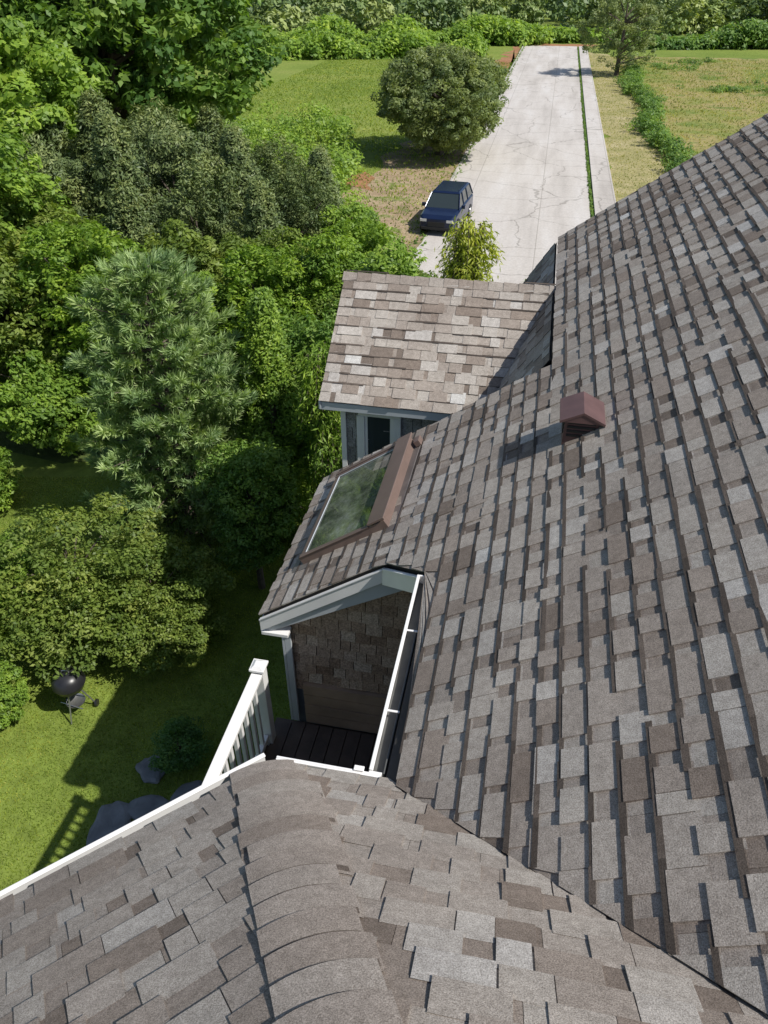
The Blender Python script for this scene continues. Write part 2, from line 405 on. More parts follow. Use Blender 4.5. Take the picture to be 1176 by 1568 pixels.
pbox(ra+.02, rb-.13, qa-.015, qa+.03, .102, .112, 0); pbox(ra+.02, rb-.13, qb-.03, qb+.015, .102, .112, 0)
pbox(rb+.03, rb+.08, qb-.12, qb-.02, .03, .09, 0)
pbox(ra-.10, rb+.06, qa-.07, qb+.07, .0, .024, 2)
mb.obj('skylight', [M_BRN, M_SKYG, M_FLASH, M_TRIM], house, bevel=.004)
# roof vent
mb = MB()
vr, vq = .93, 2.72; zb = Z0+.7*vr
mb.box(vr-.12, vr+.12, vq-.11, vq+.16, zb-.12, zb+.17, .5, 0)
for k in range(4): mb.box(vr-.10, vr+.10, vq-.118, vq-.111, zb+.02+k*.035, zb+.038+k*.035, .5, 1)
for k in range(4): mb.box(vr-.128, vr-.121, vq-.08, vq+.13, zb+.02+k*.035, zb+.038+k*.035, .5, 1)
w, l0, l1 = .16, -.15, .19; zt = zb+.17
for sgn in (-1, 1):
    mb.hexa([(vr, vq+l0, zt+.05), (vr+sgn*w, vq+l0, zt-.03), (vr+sgn*w, vq+l1, zt-.03), (vr, vq+l1, zt+.05),
             (vr, vq+l0, zt+.068), (vr+sgn*w, vq+l0, zt-.01), (vr+sgn*w, vq+l1, zt-.01), (vr, vq+l1, zt+.068)], .5, 0)
mb.add([(vr-.12, vq-.11, zt), (vr+.12, vq-.11, zt), (vr, vq-.11, zt+.055)], [(0, 1, 2)]); mb.add([(vr-w, vq+l0+.004, zt-.02), (vr+w, vq+l0+.004, zt-.02), (vr, vq+l0+.004, zt+.06)], [(0, 1, 2)])
mb.obj('roof_vent', [M_VENT, M_DARK], house)

# ------------------------------------------------------------------ foliage tools
def unit(a): return a/np.maximum(1e-9, np.linalg.norm(a, axis=1, keepdims=True))
def quads(name, C, Nn, L, W, tone, mat, U=None, parent=None):
    n = len(C)
    if U is None:
        U = unit(np.cross(Nn, RNG.normal(size=(n, 3))))
        V = np.cross(unit(Nn), U)
    else:
        U = unit(U); V = unit(np.cross(U, RNG.normal(size=(n, 3))))
    L = np.asarray(L).reshape(-1, 1)*np.ones((n, 1)); W = np.asarray(W).reshape(-1, 1)*np.ones((n, 1))
    P = np.empty((n, 4, 3)); P[:, 0] = C-U*L; P[:, 1] = C-V*W-U*L*.15; P[:, 2] = C+U*L; P[:, 3] = C+V*W-U*L*.15
    me = bpy.data.meshes.new(name)
    me.vertices.add(4*n); me.vertices.foreach_set('co', P.astype(np.float32).ravel())
    me.loops.add(4*n); me.loops.foreach_set('vertex_index', np.arange(4*n, dtype=np.int32))
    me.polygons.add(n); me.polygons.foreach_set('loop_start', np.arange(0, 4*n, 4, dtype=np.int32))
    me.update(calc_edges=True)
    a = me.attributes.new('tone', 'FLOAT', 'FACE'); a.data.foreach_set('value', np.clip(tone, 0, 1).astype(np.float32))
    me.materials.append(mat)
    return me
def sph(n): return unit(RNG.normal(size=(n, 3)))
def crown_leaves(centers, rc, per, leaf, flat=.65, up=.5, ct=None):
    k = len(centers); rc = np.asarray(rc)*np.ones(k)
    d = sph(k*per); rad = RNG.uniform(.45, 1, k*per)**.6
    c = np.repeat(centers, per, 0); r = np.repeat(rc, per)
    off = d*(rad*r)[:, None]; off[:, 2] *= flat
    C = c+off
    Nn = unit(d*.6+RNG.normal(size=(k*per, 3))*.45+np.array([.25, -.12, up+.2]))
    if ct is None: ct = RNG.normal(.5, .2, k)
    tone = np.repeat(ct, per)+RNG.normal(0, .14, k*per)
    L = leaf*RNG.uniform(.6, 1.3, k*per)
    return C, Nn, L, tone
def lump(dirs, amp=.25, k=5):
    out = np.ones(len(dirs))
    for i in range(k):
        ph = RNG.uniform(0, 6.28); ax = sph(1)[0]; fr = RNG.uniform(2, 5)
        out += amp/k*2*np.sin(dirs@ax*fr+ph)
    return out
def broadleaf(height, rx, ry, rz, zc, ncl, rc, per, leaf, mat, trunk_r=.12, shape='round', asp=.5, flat=.65, up=.5, amp=.3):
    d = sph(ncl)
    rad = np.minimum(1.15, RNG.uniform(.25, 1, ncl)**.45*lump(d, amp))
    if shape == 'cone':
        z = RNG.uniform(0, 1, ncl)**1.15; ang = RNG.uniform(0, 6.283, ncl)
        rr = (1-z)**.75*RNG.uniform(.45, 1.05, ncl)+.03
        cen = np.stack([np.cos(ang)*rr*rx, np.sin(ang)*rr*ry, (zc-rz)+z*2*rz], 1)
    else:
        cen = d*rad[:, None]*np.array([rx, ry, rz]); cen[:, 2] += zc
        cen[:, 2] = np.maximum(cen[:, 2], rc*.4)
    rcs = rc*RNG.uniform(.55, 1.3, ncl)
    C, Nn, L, t = crown_leaves(cen, rcs, per, leaf, flat, up)
    cm = quads('crown', C, Nn, L, L*asp, t, mat)
    b = MB(); hh = height*.8 if shape == 'cone' else zc+rz*.4
    b.tube([(0, 0, -.1), (trunk_r*.4, 0, hh*.3), (-trunk_r*.5, trunk_r*.4, hh*.65), (0, 0, hh)], [trunk_r*1.25, trunk_r, trunk_r*.7, trunk_r*.25])
    idx = RNG.choice(ncl, min(ncl, 22), replace=False)
    for i in idx:
        c = cen[i]; z0 = max(.15*hh, min(c[2]-.15*height, hh*.8))
        b.tube([(0, 0, z0), (c[0]*.5, c[1]*.5, z0+(c[2]-z0)*.6), tuple(c)], [trunk_r*.45, trunk_r*.3, trunk_r*.1], 5)
    me = bpy.data.meshes.new('trunk'); me.from_pydata(b.v, [], b.f); me.materials.append(M_BARK); me.update()
    return me, cm
def place(name, meshes, x, y, s=1, rz=None, z=0, sz=None):
    tr, cm = meshes
    o = bpy.data.objects.new(name, tr); COL.objects.link(o)
    o.location = (x, y, z); o.rotation_euler[2] = random.uniform(0, 6.28) if rz is None else rz
    o.scale = (s, s, sz if sz else s)
    c = bpy.data.objects.new('crown', cm); COL.objects.link(c); c.parent = o
    return o
L_BRIGHT = leaf_mat('leaf_bright', [(.052, .095, .016), (.105, .17, .026), (.175, .24, .04)])
L_MID = leaf_mat('leaf_mid', [(.035, .075, .018), (.072, .13, .028), (.125, .18, .042)])
L_DEEP = leaf_mat('leaf_deep', [(.028, .066, .022), (.055, .115, .032), (.10, .165, .048)])
L_OLIVE = leaf_mat('leaf_olive', [(.055, .085, .018), (.10, .14, .028), (.16, .19, .05)])
L_CEDAR = leaf_mat('leaf_cedar', [(.036, .056, .024), (.07, .098, .038), (.125, .15, .058)], .2)
L_PINE = leaf_mat('needle_blue_pine', [(.07, .115, .045), (.14, .20, .085), (.235, .30, .155)], .28, 1.2)
L_YEL = leaf_mat('leaf_yellow', [(.10, .14, .02), (.18, .21, .035), (.28, .29, .06)])
L_GRAY = leaf_mat('leaf_graygreen', [(.06, .085, .036), (.105, .135, .055), (.16, .19, .085)])
L_FAR = leaf_mat('leaf_distant', [(.05, .08, .032), (.09, .13, .046), (.14, .175, .07)], .2, .08)  # slight haze paleness put into the distant leaf colour

# pine ------------------------------------------------
def pine(h, R, mat, nl=.10, nw=.012):
    b = MB(); b.tube([(0, 0, -.1), (.03, 0, h*.5), (0, 0, h*.97)], [.12, .08, .02])
    T = []; Dv = []
    z = .35
    while z < h*.975:
        f = z/h; Lb = R*(1-f)**.42 if f > .3 else R*(.80+.06*f/.3)
        nb = 8 if f < .75 else 6
        a0 = random.uniform(0, 6.28)
        for i in range(nb):
            a = a0+6.283*i/nb+random.uniform(-.35, .35); Lk = Lb*random.uniform(.6, 1.15)
            d = Vector((math.cos(a), math.sin(a), 0)); rise = .12+.55*f
            tip = Vector((0, 0, z))+d*Lk+Vector((0, 0, Lk*rise*.6))
            b.tube([(0, 0, z), tuple(Vector((0, 0, z))+d*Lk*.5+Vector((0, 0, Lk*rise*.2))), tuple(tip)], [.025, .015, .005], 4)
            m_ = int(max(5, Lk*13))
            for j in range(m_):
                u = .35+.65*(j+random.random())/m_
                base = Vector((0, 0, z))+d*Lk*u+Vector((0, 0, Lk*rise*.6*u**1.6))
                w = (1.05-u)*.42*Lk+.05
                side = Vector((-d.y, d.x, 0))*random.uniform(-1, 1)*w
                T.append(base+side+Vector((0, 0, random.uniform(-.04, .07))))
                Dv.append((d*.8+side.normalized()*.35+Vector((0, 0, .7))).normalized())
        z += .27*(1-.35*f)
    T.append(Vector((0, 0, h))); Dv.append(Vector((0, 0, 1)))
    T = np.array([tuple(t) for t in T]); Dv = np.array([tuple(t) for t in Dv]); k = 38
    n = len(T); C = np.repeat(T, k, 0); U = unit(np.repeat(Dv, k, 0)*1.1+RNG.normal(size=(n*k, 3))*.5)
    C = C+np.repeat(Dv, k, 0)*RNG.uniform(-.10, .06, n*k)[:, None]+U*nl*.8
    tone = np.repeat(RNG.normal(.5, .24, n), k)+RNG.normal(0, .12, n*k)
    cm = quads('crown', C, None, nl*RNG.uniform(.7, 1.2, n*k), nw, tone, mat, U=U)
    me = bpy.data.meshes.new('trunk'); me.from_pydata(b.v, [], b.f); me.materials.append(M_BARK); me.update()
    return me, cm
place('white_pine_tree', pine(5.55, 2.1, L_PINE), -3.95, 12.0, 1, 0.4)
place('arborvitae_tree', broadleaf(4.6, .85, .85, 2.2, 2.4, 420, .17, 110, .035, L_BRIGHT, .08, 'cone', .45, 1.3, .2), -2.1, 12.3, 1.06)
MT1 = broadleaf(4.3, 1.25, 1.2, 1.7, 2.6, 260, .26, 120, .05, L_MID, .08)
place('small_maple_tree', MT1, -1.35, 12.9, 1)
place('small_maple_tree', MT1, -2.3, 10.3, .72, 2)
MT2 = broadleaf(5, 1.2, 1.2, 2.2, 3.2, 300, .26, 120, .055, L_BRIGHT, .08)
place('lilac_bush', MT2, .1, 14.8, .96)
place('lilac_bush', MT2, -1.2, 16.5, .92, 1.3)
place('lilac_bush', MT2, 2.25, 11.6, 1.05, 2.3)
def droop(h, r, mat, ns=190):
    b = MB(); Cs = []; Us = []
    for i in range(ns):
        a = random.uniform(0, 6.28); rr = r*random.uniform(.2, 1); z1 = h*random.uniform(.6, 1)
        p0 = Vector((0, 0, h*.3)); p1 = Vector((math.cos(a)*rr*.5, math.sin(a)*rr*.5, z1)); p2 = Vector((math.cos(a)*rr*1.1, math.sin(a)*rr*1.1, z1-h*random.uniform(.08, .2)))
        b.tube([p0, p1, p2], [.02, .01, .004], 4)
        for j in range(75):
            u = random.random(); q = (p1*(1-u)+p2*u)+Vector((0, 0, .25*u*(1-u)))
            Cs.append(tuple(q+Vector((random.gauss(0, .06), random.gauss(0, .06), random.gauss(0, .07)))))
            Us.append((random.gauss(0, .6)+math.cos(a)*.5, random.gauss(0, .6)+math.sin(a)*.5, -.6+random.gauss(0, .3)))
    C = np.array(Cs); U = np.array(Us)
    cm = quads('crown', C, None, .065*RNG.uniform(.6, 1.2, len(C)), .015, RNG.normal(.5, .2, len(C)), mat, U=U)
    b.tube([(0, 0, -.1), (0.05, 0, h*.5)], [.08, .04])
    me = bpy.data.meshes.new('trunk'); me.from_pydata(b.v, [], b.f); me.materials.append(M_BARK); me.update()
    return me, cm
place('willow_shrub', droop(6.0, .62, L_YEL, 150), 1.5, 13.6, .97)
place('willow_shrub', droop(4.4, .55, L_BRIGHT, 150), -1.0, 11.3, 1)
# big broadleaf trees at left
BIG = broadleaf(15, 6.3, 6.3, 5.6, 9.3, 640, .95, 170, .17, L_MID, .35, asp=.6, flat=.5)
BIG2 = broadleaf(14, 5.6, 5.6, 5.3, 8.5, 540, .9, 170, .17, L_BRIGHT, .35, asp=.6, flat=.5)
place('maple_tree', BIG, -11.6, 36, 1)
place('maple_tree', BIG2, -20, 33, 1)
place('maple_tree', BIG, -17, 46, 1.05)
place('maple_tree', BIG2, -14, 26.5, .66)
CED = [broadleaf(5.6, 1.55, 1.55, 2.7, 2.9, 400, .28, 110, .062, L_CEDAR, .12, 'cone', .35, .9, .35),
       broadleaf(5.2, 1.5, 1.5, 2.4, 2.9, 380, .28, 110, .062, L_CEDAR, .12, 'round', .35, .9, .35)]
MIX = [broadleaf(5.4, 1.8, 1.8, 2.3, 3.0, 400, .34, 100, .08, L_BRIGHT, .12),
       broadleaf(5.0, 1.8, 1.8, 2.1, 2.8, 400, .34, 100, .08, L_OLIVE, .12)]
spots = [(-2.0, 25.0, 0, .84), (-3.6, 26.0, 1, .88), (-5.8, 27.5, 0, .98), (-8.0, 28.5, 1, 1.0), (-2.6, 22.8, 1, .87), (-4.4, 23.8, 0, .98),
         (-6.6, 24.8, 1, 1.05), (-8.9, 25.5, 0, 1.1), (-3.3, 20.6, 0, .85), (-5.2, 21.2, 1, .95), (-7.4, 22.0, 0, 1.08), (-9.4, 22.6, 1, 1.0),
         (-6.3, 19.0, 0, .9), (-11.5, 26, 1, 1.1)]
for x, y, k, s in spots: place('cedar_tree', CED[k], x, y, s)
for x, y, k, s in [(-8.3, 19.4, 1, .95), (-10.3, 19.5, 0, 1.1), (-8.9, 16.8, 1, .9), (-6.8, 16.6, 0, .85), (-4.6, 16.0, 0, .72), (-2.6, 16.2, 0, .78),
                   (-.6, 19.5, 0, .72), (-1.1, 22.5, 0, .66), (-10.8, 16.5, 1, 1.0), (-12.5, 21, 0, 1.2), (.3, 17.6, 1, .72), (-.9, 14.8, 1, .72), (-2.6, 18.6, 1, .78), (-4.6, 18.6, 1, .85)]:
    place('hardwood_sapling_tree', MIX[k], x, y, s)
BUSH = broadleaf(2.4, 1.4, 1.4, 1.05, 1.25, 300, .24, 130, .038, L_OLIVE, .05)
BUSHB = broadleaf(2.4, 1.4, 1.4, 1.05, 1.25, 300, .24, 130, .055, L_BRIGHT, .05)
place('honeysuckle_bush', BUSH, -5.0, 8.9, 1.05)
place('honeysuckle_bush', BUSH, -3.75, 8.8, .78, 2)
place('honeysuckle_bush', BUSHB, -6.7, 9.1, .9, 4)
place('leafy_bush', BUSHB, -7.9, 15.4, 1.1)
place('leafy_bush', BUSHB, -8.7, 12.6, .7, 2)
place('leafy_bush', BUSHB, -6.1, 7.3, .42, 1)
place('boxwood_shrub', broadleaf(.9, .42, .42, .36, .42, 120, .11, 90, .02, L_DEEP, .02), -2.95, 6.5, 1)
place('apple_tree', broadleaf(6, 4.0, 4.0, 2.6, 2.95, 900, .42, 110, .09, L_GRAY, .25, asp=.5, amp=.22), 3.35, 48.6, 1)
place('apple_tree', broadleaf(8, 3.6, 3.6, 3.6, 4.6, 280, .45, 75, .10, L_GRAY, .2, asp=.5, amp=.3), 23.4, 86, 1)

# foliage masses ---------------------------------------
def mass(name, pts, rc, per, leaf, mat, asp=.5):
    cen = np.array(pts)
    C, Nn, L, t = crown_leaves(cen, rc, per, leaf, .7, .6)
    me = quads(name, C, Nn, L, L*asp, t, mat)
    ob = bpy.data.objects.new(name, me); COL.objects.link(ob); return ob
def w2(x, y):   # road frame -> world
    c, s = math.cos(ROT), math.sin(ROT); return (c*x-s*y, s*x+c*y)
pts = []
for i in range(1600):
    y = random.uniform(30, 62); x = random.uniform(-15, 1)
    if x > -1.0-(y-33)*.06: continue
    if y > 50 and random.random() < .5*(y-50)/8+.2: continue
    k = math.sin(x*1.1+y*.6)+math.sin(x*.5-y*.4)
    if k < -1.1: continue
    pts.append((x, y, random.uniform(.1, 1.1)*(1+.4*k)))
mass('vine_undergrowth', pts, .6, 50, .11, L_BRIGHT)
pts = []
for i in range(480):
    y = random.uniform(38, 92); x = 7.1+random.gauss(0, .38)+.5*math.sin(y*.3); X, Y = w2(x, y); pts.append((X, Y, random.uniform(.1, .75)))
for i in range(260):      # scattered shrubby clumps in the dry field
    k = i//20; rg = random.Random(k); cx, cy = rg.uniform(9, 34), rg.uniform(50, 104)
    X, Y = w2(cx+random.gauss(0, 1.4), cy+random.gauss(0, 1.0)); pts.append((X, Y, random.uniform(.05, .3)))
mass('verge_hedge', pts, .42, 60, .09, L_MID)
def row(name, x0, x1, y0, y1, n, hmax, rc, per, leaf, mat, slope=0):
    pts = []
    for i in range(n):
        x = random.uniform(x0, x1); y = random.uniform(y0, y1)+slope*x
        hh = hmax*(.6+.4*math.sin(x*.35+math.sin(x*.11)*3))
        pts.append((x, y, random.uniform(.1, 1)*hh))
    return mass(name, pts, rc, per, leaf, mat)
row('hedgerow', -30, 12, 101, 106, 800, 2.4, 1.1, 50, .26, L_BRIGHT, .10)
row('hedgerow', -45, 22, 116, 122, 1000, 2.8, 1.3, 50, .3, L_BRIGHT, .05)
row('hedgerow', 30, 95, 112, 117, 900, 2.8, 1.2, 50, .28, L_MID)
row('hedgerow', 12, 36, 121, 127, 400, 2.6, 1.2, 50, .28, L_BRIGHT)
pts = []; rcs = []; ct = []
for i in range(420):
    y = 132+118*random.random()**1.3; x = random.uniform(-110, 150) if y > 150 else random.uniform(-80, 110)
    h = random.uniform(3.0, 8)+(y-132)*.035; tn = random.gauss(.5, .3)
    w = random.uniform(2.0, 4.5)
    for k in range(20):
        d = sph(1)[0]; pts.append((x+d[0]*w, y+d[1]*w, max(.5, h*.55+d[2]*h*.45))); rcs.append(random.uniform(.8, 1.5)); ct.append(tn)
C, Nn, L, t = crown_leaves(np.array(pts), np.array(rcs), 26, .42, .7, .6, np.array(ct)+RNG.normal(0, .08, len(ct)))
ob = bpy.data.objects.new('distant_tree_line', quads('distant_tree_line', C, Nn, L, L*.6, t, L_FAR)); COL.objects.link(ob)

# ------------------------------------------------------------------ ground & road
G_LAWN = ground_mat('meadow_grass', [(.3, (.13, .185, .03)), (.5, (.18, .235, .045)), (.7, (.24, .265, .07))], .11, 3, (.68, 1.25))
G_FIELD = ground_mat('dry_field', [(.36, (.13, .19, .04)), (.46, (.23, .235, .07)), (.55, (.31, .255, .11)), (.64, (.13, .19, .04))], .16, 2.5)
G_DRY = ground_mat('dry_verge_grass', [(.3, (.22, .22, .08)), (.5, (.34, .30, .14)), (.7, (.42, .36, .21))], .5, 5)
G_DIRT = ground_mat('mulch_dirt', [(.3, (.13, .16, .05)), (.42, (.30, .22, .14)), (.55, (.38, .29, .19)), (.64, (.17, .20, .06))], .6, 5)
G_RED = ground_mat('red_clay', [(.3, (.28, .14, .07)), (.55, (.34, .18, .10)), (.65, (.16, .20, .05))], .3, 3)
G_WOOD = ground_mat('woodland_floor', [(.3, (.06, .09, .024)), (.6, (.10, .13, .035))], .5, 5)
mb = MB(); mb.add([(-700, -200, 0), (700, -200, 0), (700, 1200, 0), (-700, 1200, 0)], [(0, 1, 2, 3)]); mb.obj('ground', [G_LAWN])
def sheet(name, poly, z, mat, jit=.25, step=1.5, rot=ROT):
    out = []
    for i in range(len(poly)):
        a = Vector(poly[i]); b2 = Vector(poly[(i+1) % len(poly)]); n = max(1, int((b2-a).length/step))
        for k in range(n):
            p = a.lerp(b2, k/n); out.append((p.x+random.gauss(0, jit), p.y+random.gauss(0, jit), z))
    mb = MB(); mb.add(out, [tuple(range(len(out)))]); return mb.obj(name, [mat], rot=rot)
sheet('dry_field', [(6, 20), (80, 20), (80, 108), (6, 108)], .004, G_FIELD, .4)
sheet('dry_grass_verge', [(3.5, 20), (6.6, 20), (6.4, 70), (6.2, 108), (3.5, 112)], .008, G_DRY)
sheet('dirt_patch', [(-10, 33), (-9, 26), (-4.5, 25), (-4.5, 62), (-5.6, 61), (-7.2, 56), (-9, 50), (-9.5, 42)], .008, G_DIRT, .45)
sheet('red_clay_bank', [(-7, 95), (-4.5, 88), (-4.4, 118), (4, 118), (5, 122), (-6, 122), (-6, 108)], .008, G_RED, .5)
sheet('red_clay_bank', [(-10.6, 40), (-8.6, 39), (-8.8, 42), (-10, 43)], .012, G_RED, .25)
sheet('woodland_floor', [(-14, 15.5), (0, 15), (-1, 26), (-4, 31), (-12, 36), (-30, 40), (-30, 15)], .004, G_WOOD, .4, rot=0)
# road
m, nt, b, o = new_mat('old_concrete')
tc = N(nt, 'ShaderNodeTexCoord')
n1 = noise(nt, .25, 6, .6, stretch=(3, .35, 1)); r1 = ramp(nt, [(.3, (.41, .375, .34)), (.5, (.52, .48, .44)), (.72, (.59, .56, .53))])
nt.links.new(n1.outputs[0], r1.inputs[0])
n2 = noise(nt, 9, 5, .7); r2 = ramp(nt, [(.3, (.84, .84, .84)), (.7, (1.09, 1.09, 1.09))]); nt.links.new(n2.outputs[0], r2.inputs[0])
c = mixc(nt, 'MULTIPLY', 1, r1.outputs[0], r2.outputs[0])
nd = noise(nt, .8, 4); vm = N(nt, 'ShaderNodeVectorMath', operation='MULTIPLY_ADD'); vm.inputs[1].default_value = (1.2, 1.2, 0)
nt.links.new(nd.outputs['Color'], vm.inputs[0]); nt.links.new(tc.outputs['Object'], vm.inputs[2])
vo = N(nt, 'ShaderNodeTexVoronoi', feature='DISTANCE_TO_EDGE'); vo.inputs['Scale'].default_value = .3; nt.links.new(vm.outputs[0], vo.inputs[0])
rv = ramp(nt, [(0, (.45, .45, .43)), (.007, (.62, .61, .59)), (.012, (1, 1, 1))]); nt.links.new(vo.outputs[0], rv.inputs[0])
c = mixc(nt, 'MULTIPLY', .7, c, rv.outputs[0])
br = N(nt, 'ShaderNodeTexBrick'); br.offset = 0; br.inputs['Scale'].default_value = 1; br.inputs['Brick Width'].default_value = 3.46
br.inputs['Row Height'].default_value = 6; br.inputs['Mortar Size'].default_value = .018
br.inputs['Color1'].default_value = (1, 1, 1, 1); br.inputs['Color2'].default_value = (.95, .95, .95, 1); br.inputs['Mortar'].default_value = (.55, .54, .51, 1)
nt.links.new(tc.outputs['Object'], br.inputs[0])
c = mixc(nt, 'MULTIPLY', .75, c, br.outputs[0])
nt.links.new(c, b.inputs['Base Color']); b.inputs['Roughness'].default_value = .9; M_CONC = m
sheet('road', [(-4.67, 26), (2.3, 26), (2.3, 119), (-4.67, 119)], .016, M_CONC, .04, 1.0)
mb = MB()
y = 22
while y < 118:
    mb.box(2.50, 3.55, y, y+1.48, -.05, .12); y += 1.5
mb.obj('sidewalk', [M_CONC], rot=ROT, bevel=.01)
mb = MB(); y = 36
while y < 118: mb.box(-4.86, -4.69, y, y+2.98, -.05, .07+random.uniform(-.02, .01)); y += 3
mb.obj('kerb', [M_CONC], rot=ROT, bevel=.015)
pts = []
for i in range(2600):
    y = random.uniform(24, 118); x = 2.40+random.gauss(0, .03) if i % 3 else (-4.75+random.gauss(0, .12)); X, Y = w2(x, y); pts.append((X, Y, .04))
mass('joint_weeds', pts, .07, 10, .05, L_MID)
def grass(name, n, xr, yr, hgt, wid, mat, road=False, test=None):
    x = RNG.uniform(*xr, n); y = RNG.uniform(*yr, n)
    if test is not None: k = test(x, y); x = x[k]; y = y[k]
    n = len(x)
    if road:
        c, s = math.cos(ROT), math.sin(ROT); x, y = c*x-s*y, s*x+c*y
    hh = hgt*RNG.uniform(.4, 1.2, n)
    C = np.stack([x, y, hh*.6], 1); U = np.stack([RNG.normal(0, .7, n), RNG.normal(0, .7, n), np.ones(n)], 1)
    tn = .5+.25*np.sin(x*.9+np.sin(y*.7)*2)*np.sin(y*.8)+RNG.normal(0, .25, n)
    ob = bpy.data.objects.new(name, quads(name, C, None, hh, wid, tn, mat, U=U)); COL.objects.link(ob)
L_GRASS = leaf_mat('grass_blades', [(.085, .125, .018), (.14, .19, .032), (.23, .24, .06)], .45, 1.2, g=1.8)
L_DRYG = leaf_mat('dry_grass_blades', [(.12, .155, .03), (.21, .22, .065), (.33, .29, .13)], .4, .2, g=1.5)
grass('lawn_grass', 150000, (-8.5, -1.2), (3, 14), .024, .006, L_GRASS)
grass('field_grass', 30000, (-26, -4.9), (48, 98), .09, .035, L_GRASS, True, lambda x, y: (y > 62) | (x < -10))
grass('dry_field_grass', 50000, (6.2, 55), (30, 106), .11, .035, L_DRYG, True)
grass('dry_verge_tufts', 8000, (3.6, 6.5), (30, 108), .05, .025, L_DRYG, True)
grass('patch_weeds', 5000, (-10, -4.9), (26, 62), .09, .03, L_GRASS, True)
# rocks
M_ROCK = simple('field_stone', (.20, .205, .21), .9, .3, 3, bmp=.5)
import bmesh
def rock(x, y, sx, sy, sz, seed):
    bm = bmesh.new(); bmesh.ops.create_icosphere(bm, subdivisions=3, radius=1)
    rg = random.Random(seed); ph = [rg.uniform(0, 6) for _ in range(6)]
    for v in bm.verts:
        c = v.co; k = 1+.14*math.sin(c.x*3+ph[0])+.12*math.sin(c.y*4+ph[1])+.08*math.sin(c.x*7+c.y*6+ph[2])
        v.co = Vector((c.x*k*sx, c.y*k*sy, max(-.4, min(.65, c.z))*k*sz))
    me = bpy.data.meshes.new('stone'); bm.to_mesh(me); bm.free(); me.materials.append(M_ROCK)
    ob = bpy.data.objects.new('stepping_stone', me); COL.objects.link(ob); ob.location = (x, y, .02); ob.rotation_euler[2] = seed
for i, a in enumerate([(-3.72, 5.45, .26, .42, .07), (-3.2, 5.75, .22, .35, .06), (-3.4, 6.4, .26, .2, .06), (-3.2, 5.0, .25, .3, .06), (-2.7, 5.9, .25, .3, .06)]): rock(*a, i*1.3)
# grill
M_BLK = simple('black_enamel', (.02, .02, .022), .35, .2, 5); M_STEEL = simple('steel', (.45, .45, .45), .35, .1, 5, metal=.8)
gr = empty('kettle_grill', (-4.80, 7.45, 0)); gr.scale = (.85, .85, .85)
def lathe(prof, name, mat, parent, seg=28, loc=(0, 0, 0)):
    mb = MB(); vs = []; fs = []
    for r, z in prof:
        for k in range(seg): t = 6.28318*k/seg; vs.append((r*math.cos(t)+loc[0], r*math.sin(t)+loc[1], z+loc[2]))
    for i in range(len(prof)-1):
        for k in range(seg): fs.append((i*seg+k, i*seg+(k+1) % seg, (i+1)*seg+(k+1) % seg, (i+1)*seg+k))
    mb.add(vs, fs); return mb.obj(name, [mat], parent, smooth=True)
lathe([(.001, .58), (.14, .60), (.24, .67), (.285, .78), (.29, .80)], 'bowl', M_BLK, gr)
lathe([(.295, .80), (.29, .83), (.26, .93), (.18, 1.01), (.08, 1.045), (.001, 1.05)], 'lid', M_BLK, gr)
mb = MB()
for k in range(3):
    t = 2.1*k+.4; mb.tube([(.12*math.cos(t), .12*math.sin(t), .6), (.32*math.cos(t), .32*math.sin(t), 0.02)], [.014, .014], 6)
mb.tube([(-.07, 0, 1.05), (-.05, 0, 1.1), (.05, 0, 1.1), (.07, 0, 1.05)], [.01]*4, 6)
mb.tube([(.2, -.2, .3), (-.25, -.05, .3)], [.01, .01], 6)
mb.obj('legs_and_handle', [M_STEEL], gr)
lathe([(.001, .16), (.16, .16), (.17, .18)], 'ash_pan', M_STEEL, gr, loc=(0, 0, .1))
for k in range(2):
    mb = MB(); t = 2.1*k+.4; x, y = .32*math.cos(t), .32*math.sin(t)
    mb.tube([(x-.02, y, .07), (x+.02, y, .07)], [.07, .07], 16); mb.obj('wheel', [M_BLK], gr)
# ------------------------------------------------------------------ car
car = empty('parked_suv', (2.78, 34.1, .016), ROT+math.pi-.10); car.scale = (.86, .86, .86)
M_PAINT = simple('navy_car_paint', (.010, .019, .055), .18, .1, 2, metal=.2)
M_TIRE = simple('tyre_rubber', (.02, .02, .02), .85)
M_LAMP = simple('lamp_lens', (.6, .6, .6), .15, .05, 9)
M_TAIL = simple('tail_lamp', (.4, .02, .02), .2, .05, 9)
def loft(secs, name, mat, parent):
    mb = MB(); vs = []; fs = []; n = len(secs[0])
    for s in secs: vs += s
    for i in range(len(secs)-1):
        for k in range(n): fs.append((i*n+k, i*n+(k+1) % n, (i+1)*n+(k+1) % n, (i+1)*n+k))
    fs.append(tuple(range(n))[::-1]); fs.append(tuple((len(secs)-1)*n+k for k in range(n)))
    mb.add(vs, fs); return mb.obj(name, [mat], parent, smooth=False, bevel=.03)
def sec(y, w, z0, z1, sh=.08): return [(-w, y, z0+.1), (-w+.08, y, z0), (w-.08, y, z0), (w, y, z0+.1), (w, y, z1-sh), (w-.12, y, z1), (-w+.12, y, z1), (-w, y, z1-sh)]
loft([sec(-2.3, .82, .35, .95), sec(-2.2, .9, .28, 1.05), sec(-1.2, .93, .25, 1.08), sec(.6, .93, .25, 1.06), sec(1.1, .93, .25, 1.04), sec(2.0, .9, .27, .93), sec(2.28, .82, .32, .80)], 'body', M_PAINT, car)
mb = MB()
mb.hexa([(-.86, -2.15, 1.04), (.86, -2.15, 1.04), (.86, 1.15, 1.03), (-.86, 1.15, 1.03), (-.70, -1.85, 1.60), (.70, -1.85, 1.60), (.70, .45, 1.60), (-.70, .45, 1.60)])
mb.obj('windows', [M_GLASS], car, bevel=.03)
mb = MB()
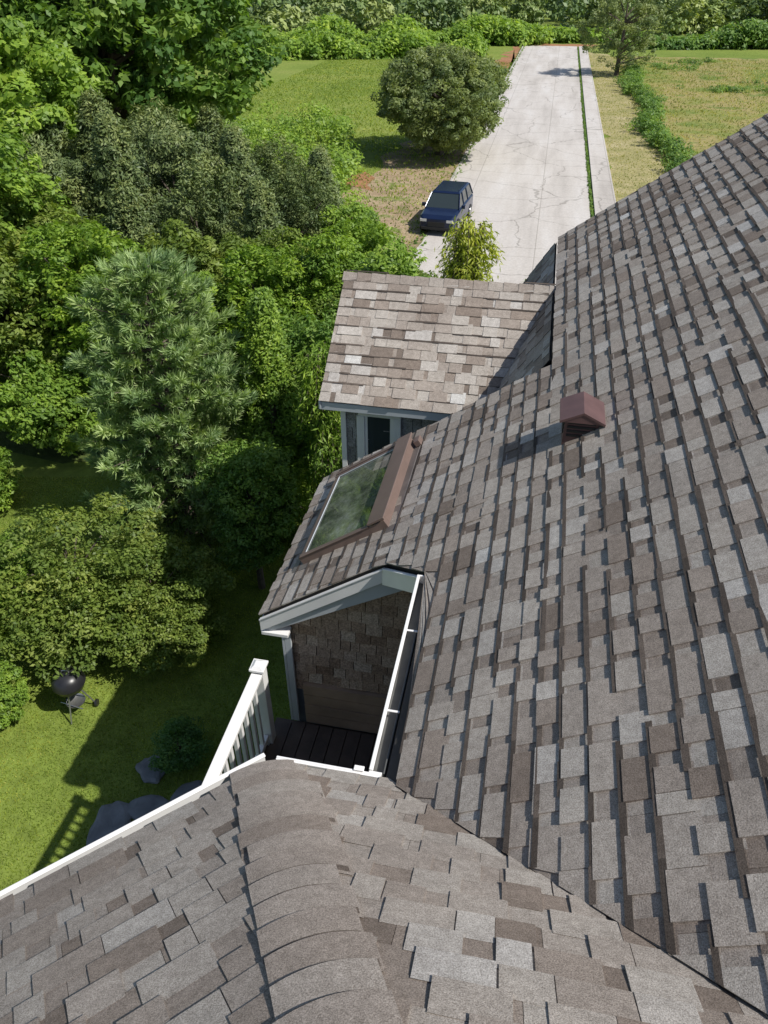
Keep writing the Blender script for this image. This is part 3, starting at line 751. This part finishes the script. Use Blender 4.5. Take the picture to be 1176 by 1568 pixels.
mb.hexa([(-.73, -1.92, 1.585), (.73, -1.92, 1.585), (.73, .5, 1.585), (-.73, .5, 1.585), (-.66, -1.8, 1.66), (.66, -1.8, 1.66), (.66, .35, 1.66), (-.66, .35, 1.66)])
for sx in (-1, 1):
    for (ya, yb) in ((1.17, .48), (.05, .0), (-.95, -.95), (-2.16, -1.88)):
        mb.tube([(sx*.87, ya, 1.04), (sx*.715, yb, 1.6)], [.035, .035], 6)
    mb.box(sx*.6-.02, sx*.6+.02, -1.6, .2, 1.665, 1.70)
    mb.box(sx*1.02-.10, sx*1.02+.08, .80, .95, 1.02, 1.18)
mb.obj('roof_and_pillars', [M_PAINT], car, bevel=.015)
mb = MB()
for sx in (-1, 1):
    mb.box(sx*.66-.16, sx*.66+.16, 2.18, 2.30, .66, .78, .5, 0)
    mb.box(sx*.72-.1, sx*.72+.1, -2.31, -2.2, .8, .95, .5, 1)
mb.box(-.42, .42, 2.25, 2.31, .45, .66, .5, 2); mb.box(-.75, .75, 2.22, 2.33, .30, .42, .5, 2)
mb.obj('lamps_and_grille', [M_LAMP, M_TAIL, M_TIRE], car)
for sx in (-1, 1):
    for yy in (-1.4, 1.45):
        mb = MB(); mb.tube([(sx*.74, yy, .34), (sx*.95, yy, .34)], [.34, .34], 24); mb.obj('tyre', [M_TIRE], car)
        mb = MB(); mb.tube([(sx*.94, yy, .34), (sx*.96, yy, .34)], [.21, .20], 16); mb.obj('rim', [M_STEEL], car)
# ------------------------------------------------------------------ light, sky, camera
w = bpy.data.worlds.new('World'); scene.world = w; w.use_nodes = True
nt = w.node_tree; bg = nt.nodes['Background']
sky = nt.nodes.new('ShaderNodeTexSky'); sky.sky_type = 'NISHITA'; sky.sun_disc = False
sky.sun_elevation = math.radians(51.6); sky.sun_rotation = math.radians(115); sky.altitude = 50
nt.links.new(sky.outputs[0], bg.inputs[0]); bg.inputs[1].default_value = .11
sl = bpy.data.lights.new('sun', 'SUN'); sl.energy = 5.0; sl.angle = math.radians(.5); sl.color = (1, .965, .9)
so = bpy.data.objects.new('sun', sl); COL.objects.link(so)
so.rotation_euler = Vector((-.717, .337, -1)).to_track_quat('-Z', 'Y').to_euler()
cam = bpy.data.cameras.new('camera'); co = bpy.data.objects.new('camera', cam); COL.objects.link(co)
cam.sensor_fit = 'VERTICAL'; cam.sensor_height = 36; cam.lens = 36*1132/1568; cam.clip_end = 3000; cam.clip_start = .05
co.location = (0, 0, 9.5); co.rotation_euler = (math.radians(90-36.87), 0, 0)
scene.camera = co
scene.view_settings.view_transform = 'Standard'; scene.view_settings.look = 'None'; scene.view_settings.exposure = 0
